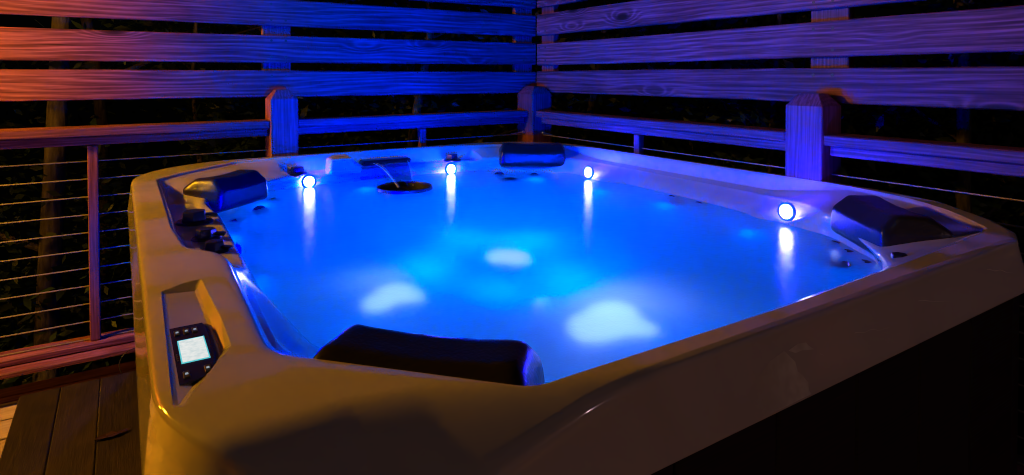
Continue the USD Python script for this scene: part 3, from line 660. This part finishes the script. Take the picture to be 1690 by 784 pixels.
for x, y, r, n in ((1.80, 1.02, .022, (-1, .3, .5)), (1.74, .95, .022, (-1, 1, .5)), (1.68, .87, .022, (-1, 1, .5)), (1.60, .90, .035, (-.3, .3, 1)), (1.92, 1.78, .022, (-1, 0, .5)), (1.91, 1.63, .022, (-1, 0, .5)), (1.86, 1.70, .03, (-.3, 0, 1)),
                   (1.62, 2.66, .03, (-.6, -1, .8)), (1.76, 2.55, .026, (-.6, -1, .8)), (1.58, 2.50, .04, (-.2, -.2, 1)), (.44, 2.45, .03, (1, -1, .8)), (.52, 2.62, .022, (1, -1, .8)), (.33, 2.3, .022, (1, 0, .5))):
    nn = np.array(n, float); nn /= np.linalg.norm(nn)
    d = lathe([(0, .012), (r * .4, .014), (r * .7, .006), (r, .012), (r * 1.1, .004), (r * 1.1, -.01), (0, -.01)], 18); d.apply_transform(trimesh.geometry.align_vectors([0, 0, 1], nn))
    obj('jet', d, 'jet_plastic', tub, (x, y, Z(-.520)), smooth=40)

# ------------------------------------------------------------------ water
import shapely
from shapely.geometry import Polygon, Point
wr, _ = ring(P_W, 0.8)
BOWL = (1.055, 2.535)
poly = Polygon(np.stack([C[0] + (wr + 0.015) * np.cos(TH), C[1] + (wr + 0.015) * np.sin(TH)], 1)).difference(Point(*BOWL).buffer(0.121, 32))
wm = trimesh.creation.extrude_polygon(poly, 0.01, engine='earcut')
up_ = wm.face_normals[:, 2] > 0.9
ws = trimesh.Trimesh(wm.vertices, wm.faces[up_], process=True); ws.remove_unreferenced_vertices()
ws.vertices[:, 2] = Z(-0.500)
obj('water', ws, 'spa_water', None, kind='structure', label='glowing blue cloudy water filling the hot tub')
# sheet falling from the spout
s = np.linspace(0, 1, 14); xs = np.linspace(0, 1, 12)
rows = []
for t_ in s:
    y_ = 2.885 - 0.27 * t_; z_ = -0.427 - 0.078 * t_ ** 2
    x0, x1 = 1.035 + 0.02 * t_, 1.215 - 0.085 * t_
    for u in xs: rows.append((x0 + (x1 - x0) * u, y_ + 0.006 * math.sin(u * 9), Z(z_)))
rows = np.array(rows); nU = len(xs); ff = []
for i in range(len(s) - 1):
    for j_ in range(nU - 1):
        a = i * nU + j_; ff.append((a, a + 1, a + nU + 1, a + nU))
sheet = trimesh.Trimesh(rows, np.vstack([np.array(ff)[:, [0, 1, 2]], np.array(ff)[:, [0, 2, 3]]]), process=False)
fw = thing('falling_water', 'thin sheet of water falling from the black spout into the round basket', 'water')
obj('sheet', sheet, 'falling_water', fw, smooth=True)
for k, rr in ((0, .0036), (1, .0015), (nU - 1, .0036)):
    obj('strand', tube(rows[k::nU], rr * (0.35 + 0.65 * s), 6), 'water_strand', fw, smooth=True)
# round floating basket
b = thing('skimmer_basket', 'round floating basket with dark opening under the falling water', 'basket', (*BOWL, Z(-0.5)))
obj('wall', lathe([(.119, -.10), (.126, -.03), (.121, .012), (.118, .014), (.115, .010), (.112, -.09), (.119, -.10)], 40), 'jet_plastic', b, smooth=40)
obj('filter', lathe([(0, -.030), (.114, -.028), (.114, -.09), (0, -.09)], 40), 'dark_mesh', b, smooth=40)

# ------------------------------------------------------------------ step, leaf, wire, painted reflection
st = thing('step', 'dark brown wood grained spa step beside the hot tub', 'step')
ST = 0.20
for k in range(3):
    x0 = -0.304 + 0.1152 * k
    m_ = bevbox((-1.25, -0.0568, -0.012), (1.25, 0.0568, 0.012), 0.003)
    obj('plank', m_, 'step_plastic', st, (x0 + 0.0576, 1.40, ST - 0.012), (0, 0, 90))
obj('side', *[bevbox((-1.24, -.01, -.09), (1.24, .01, .084), .003)], 'step_plastic', st, (-0.28, 1.40, 0.0955), (0, 0, 90))
obj('side', *[bevbox((-1.24, -.01, -.09), (1.24, .01, .084), .003)], 'step_plastic', st, (0.02, 1.40, 0.0955), (0, 0, 90))
lv = []
for k in range(7):
    w = 0.016 * math.sin(math.pi * (0.08 + 0.84 * k / 6)) ; x_ = -0.045 + 0.09 * k / 6
    lv += [(x_, w + .004 * math.sin(k), .004 + .002 * (k % 2)), (x_, 0, .002 + .006 * (k / 6) ** 2), (x_, -w, .005 + .002 * ((k + 1) % 2))]
lf = []
for k in range(6):
    for s_ in (0, 1):
        a = 3 * k + s_; lf += [(a, a + 1, a + 4), (a, a + 4, a + 3)]
lm = trimesh.Trimesh(np.array(lv), np.array(lf), process=False)
lm2 = lm.copy(); lm2.vertices[:, 2] -= .0012; lm2.invert()
obj('fallen_leaf', trimesh.util.concatenate([lm, lm2]), 'leaf_dead', None, (-0.034, 2.20, ST + 0.001), (0, 0, 6), label='dark wet leaf lying on the brown step', cat='leaf')
ang = np.linspace(0, 2 * math.pi, 29)
obj('wire_loop', tube(np.stack([0.055 * np.cos(ang), 0 * ang, 0.055 * np.sin(ang)], 1), 0.0016, 6), 'lamp_metal', None, (0.035, 3.0, 0.09), (-20, 0, 12), label='thin wire loop beside the tub at the foot of the railing', cat='wire', smooth=True)

# pale patches and thin lines that paint a light reflection on the near shell face
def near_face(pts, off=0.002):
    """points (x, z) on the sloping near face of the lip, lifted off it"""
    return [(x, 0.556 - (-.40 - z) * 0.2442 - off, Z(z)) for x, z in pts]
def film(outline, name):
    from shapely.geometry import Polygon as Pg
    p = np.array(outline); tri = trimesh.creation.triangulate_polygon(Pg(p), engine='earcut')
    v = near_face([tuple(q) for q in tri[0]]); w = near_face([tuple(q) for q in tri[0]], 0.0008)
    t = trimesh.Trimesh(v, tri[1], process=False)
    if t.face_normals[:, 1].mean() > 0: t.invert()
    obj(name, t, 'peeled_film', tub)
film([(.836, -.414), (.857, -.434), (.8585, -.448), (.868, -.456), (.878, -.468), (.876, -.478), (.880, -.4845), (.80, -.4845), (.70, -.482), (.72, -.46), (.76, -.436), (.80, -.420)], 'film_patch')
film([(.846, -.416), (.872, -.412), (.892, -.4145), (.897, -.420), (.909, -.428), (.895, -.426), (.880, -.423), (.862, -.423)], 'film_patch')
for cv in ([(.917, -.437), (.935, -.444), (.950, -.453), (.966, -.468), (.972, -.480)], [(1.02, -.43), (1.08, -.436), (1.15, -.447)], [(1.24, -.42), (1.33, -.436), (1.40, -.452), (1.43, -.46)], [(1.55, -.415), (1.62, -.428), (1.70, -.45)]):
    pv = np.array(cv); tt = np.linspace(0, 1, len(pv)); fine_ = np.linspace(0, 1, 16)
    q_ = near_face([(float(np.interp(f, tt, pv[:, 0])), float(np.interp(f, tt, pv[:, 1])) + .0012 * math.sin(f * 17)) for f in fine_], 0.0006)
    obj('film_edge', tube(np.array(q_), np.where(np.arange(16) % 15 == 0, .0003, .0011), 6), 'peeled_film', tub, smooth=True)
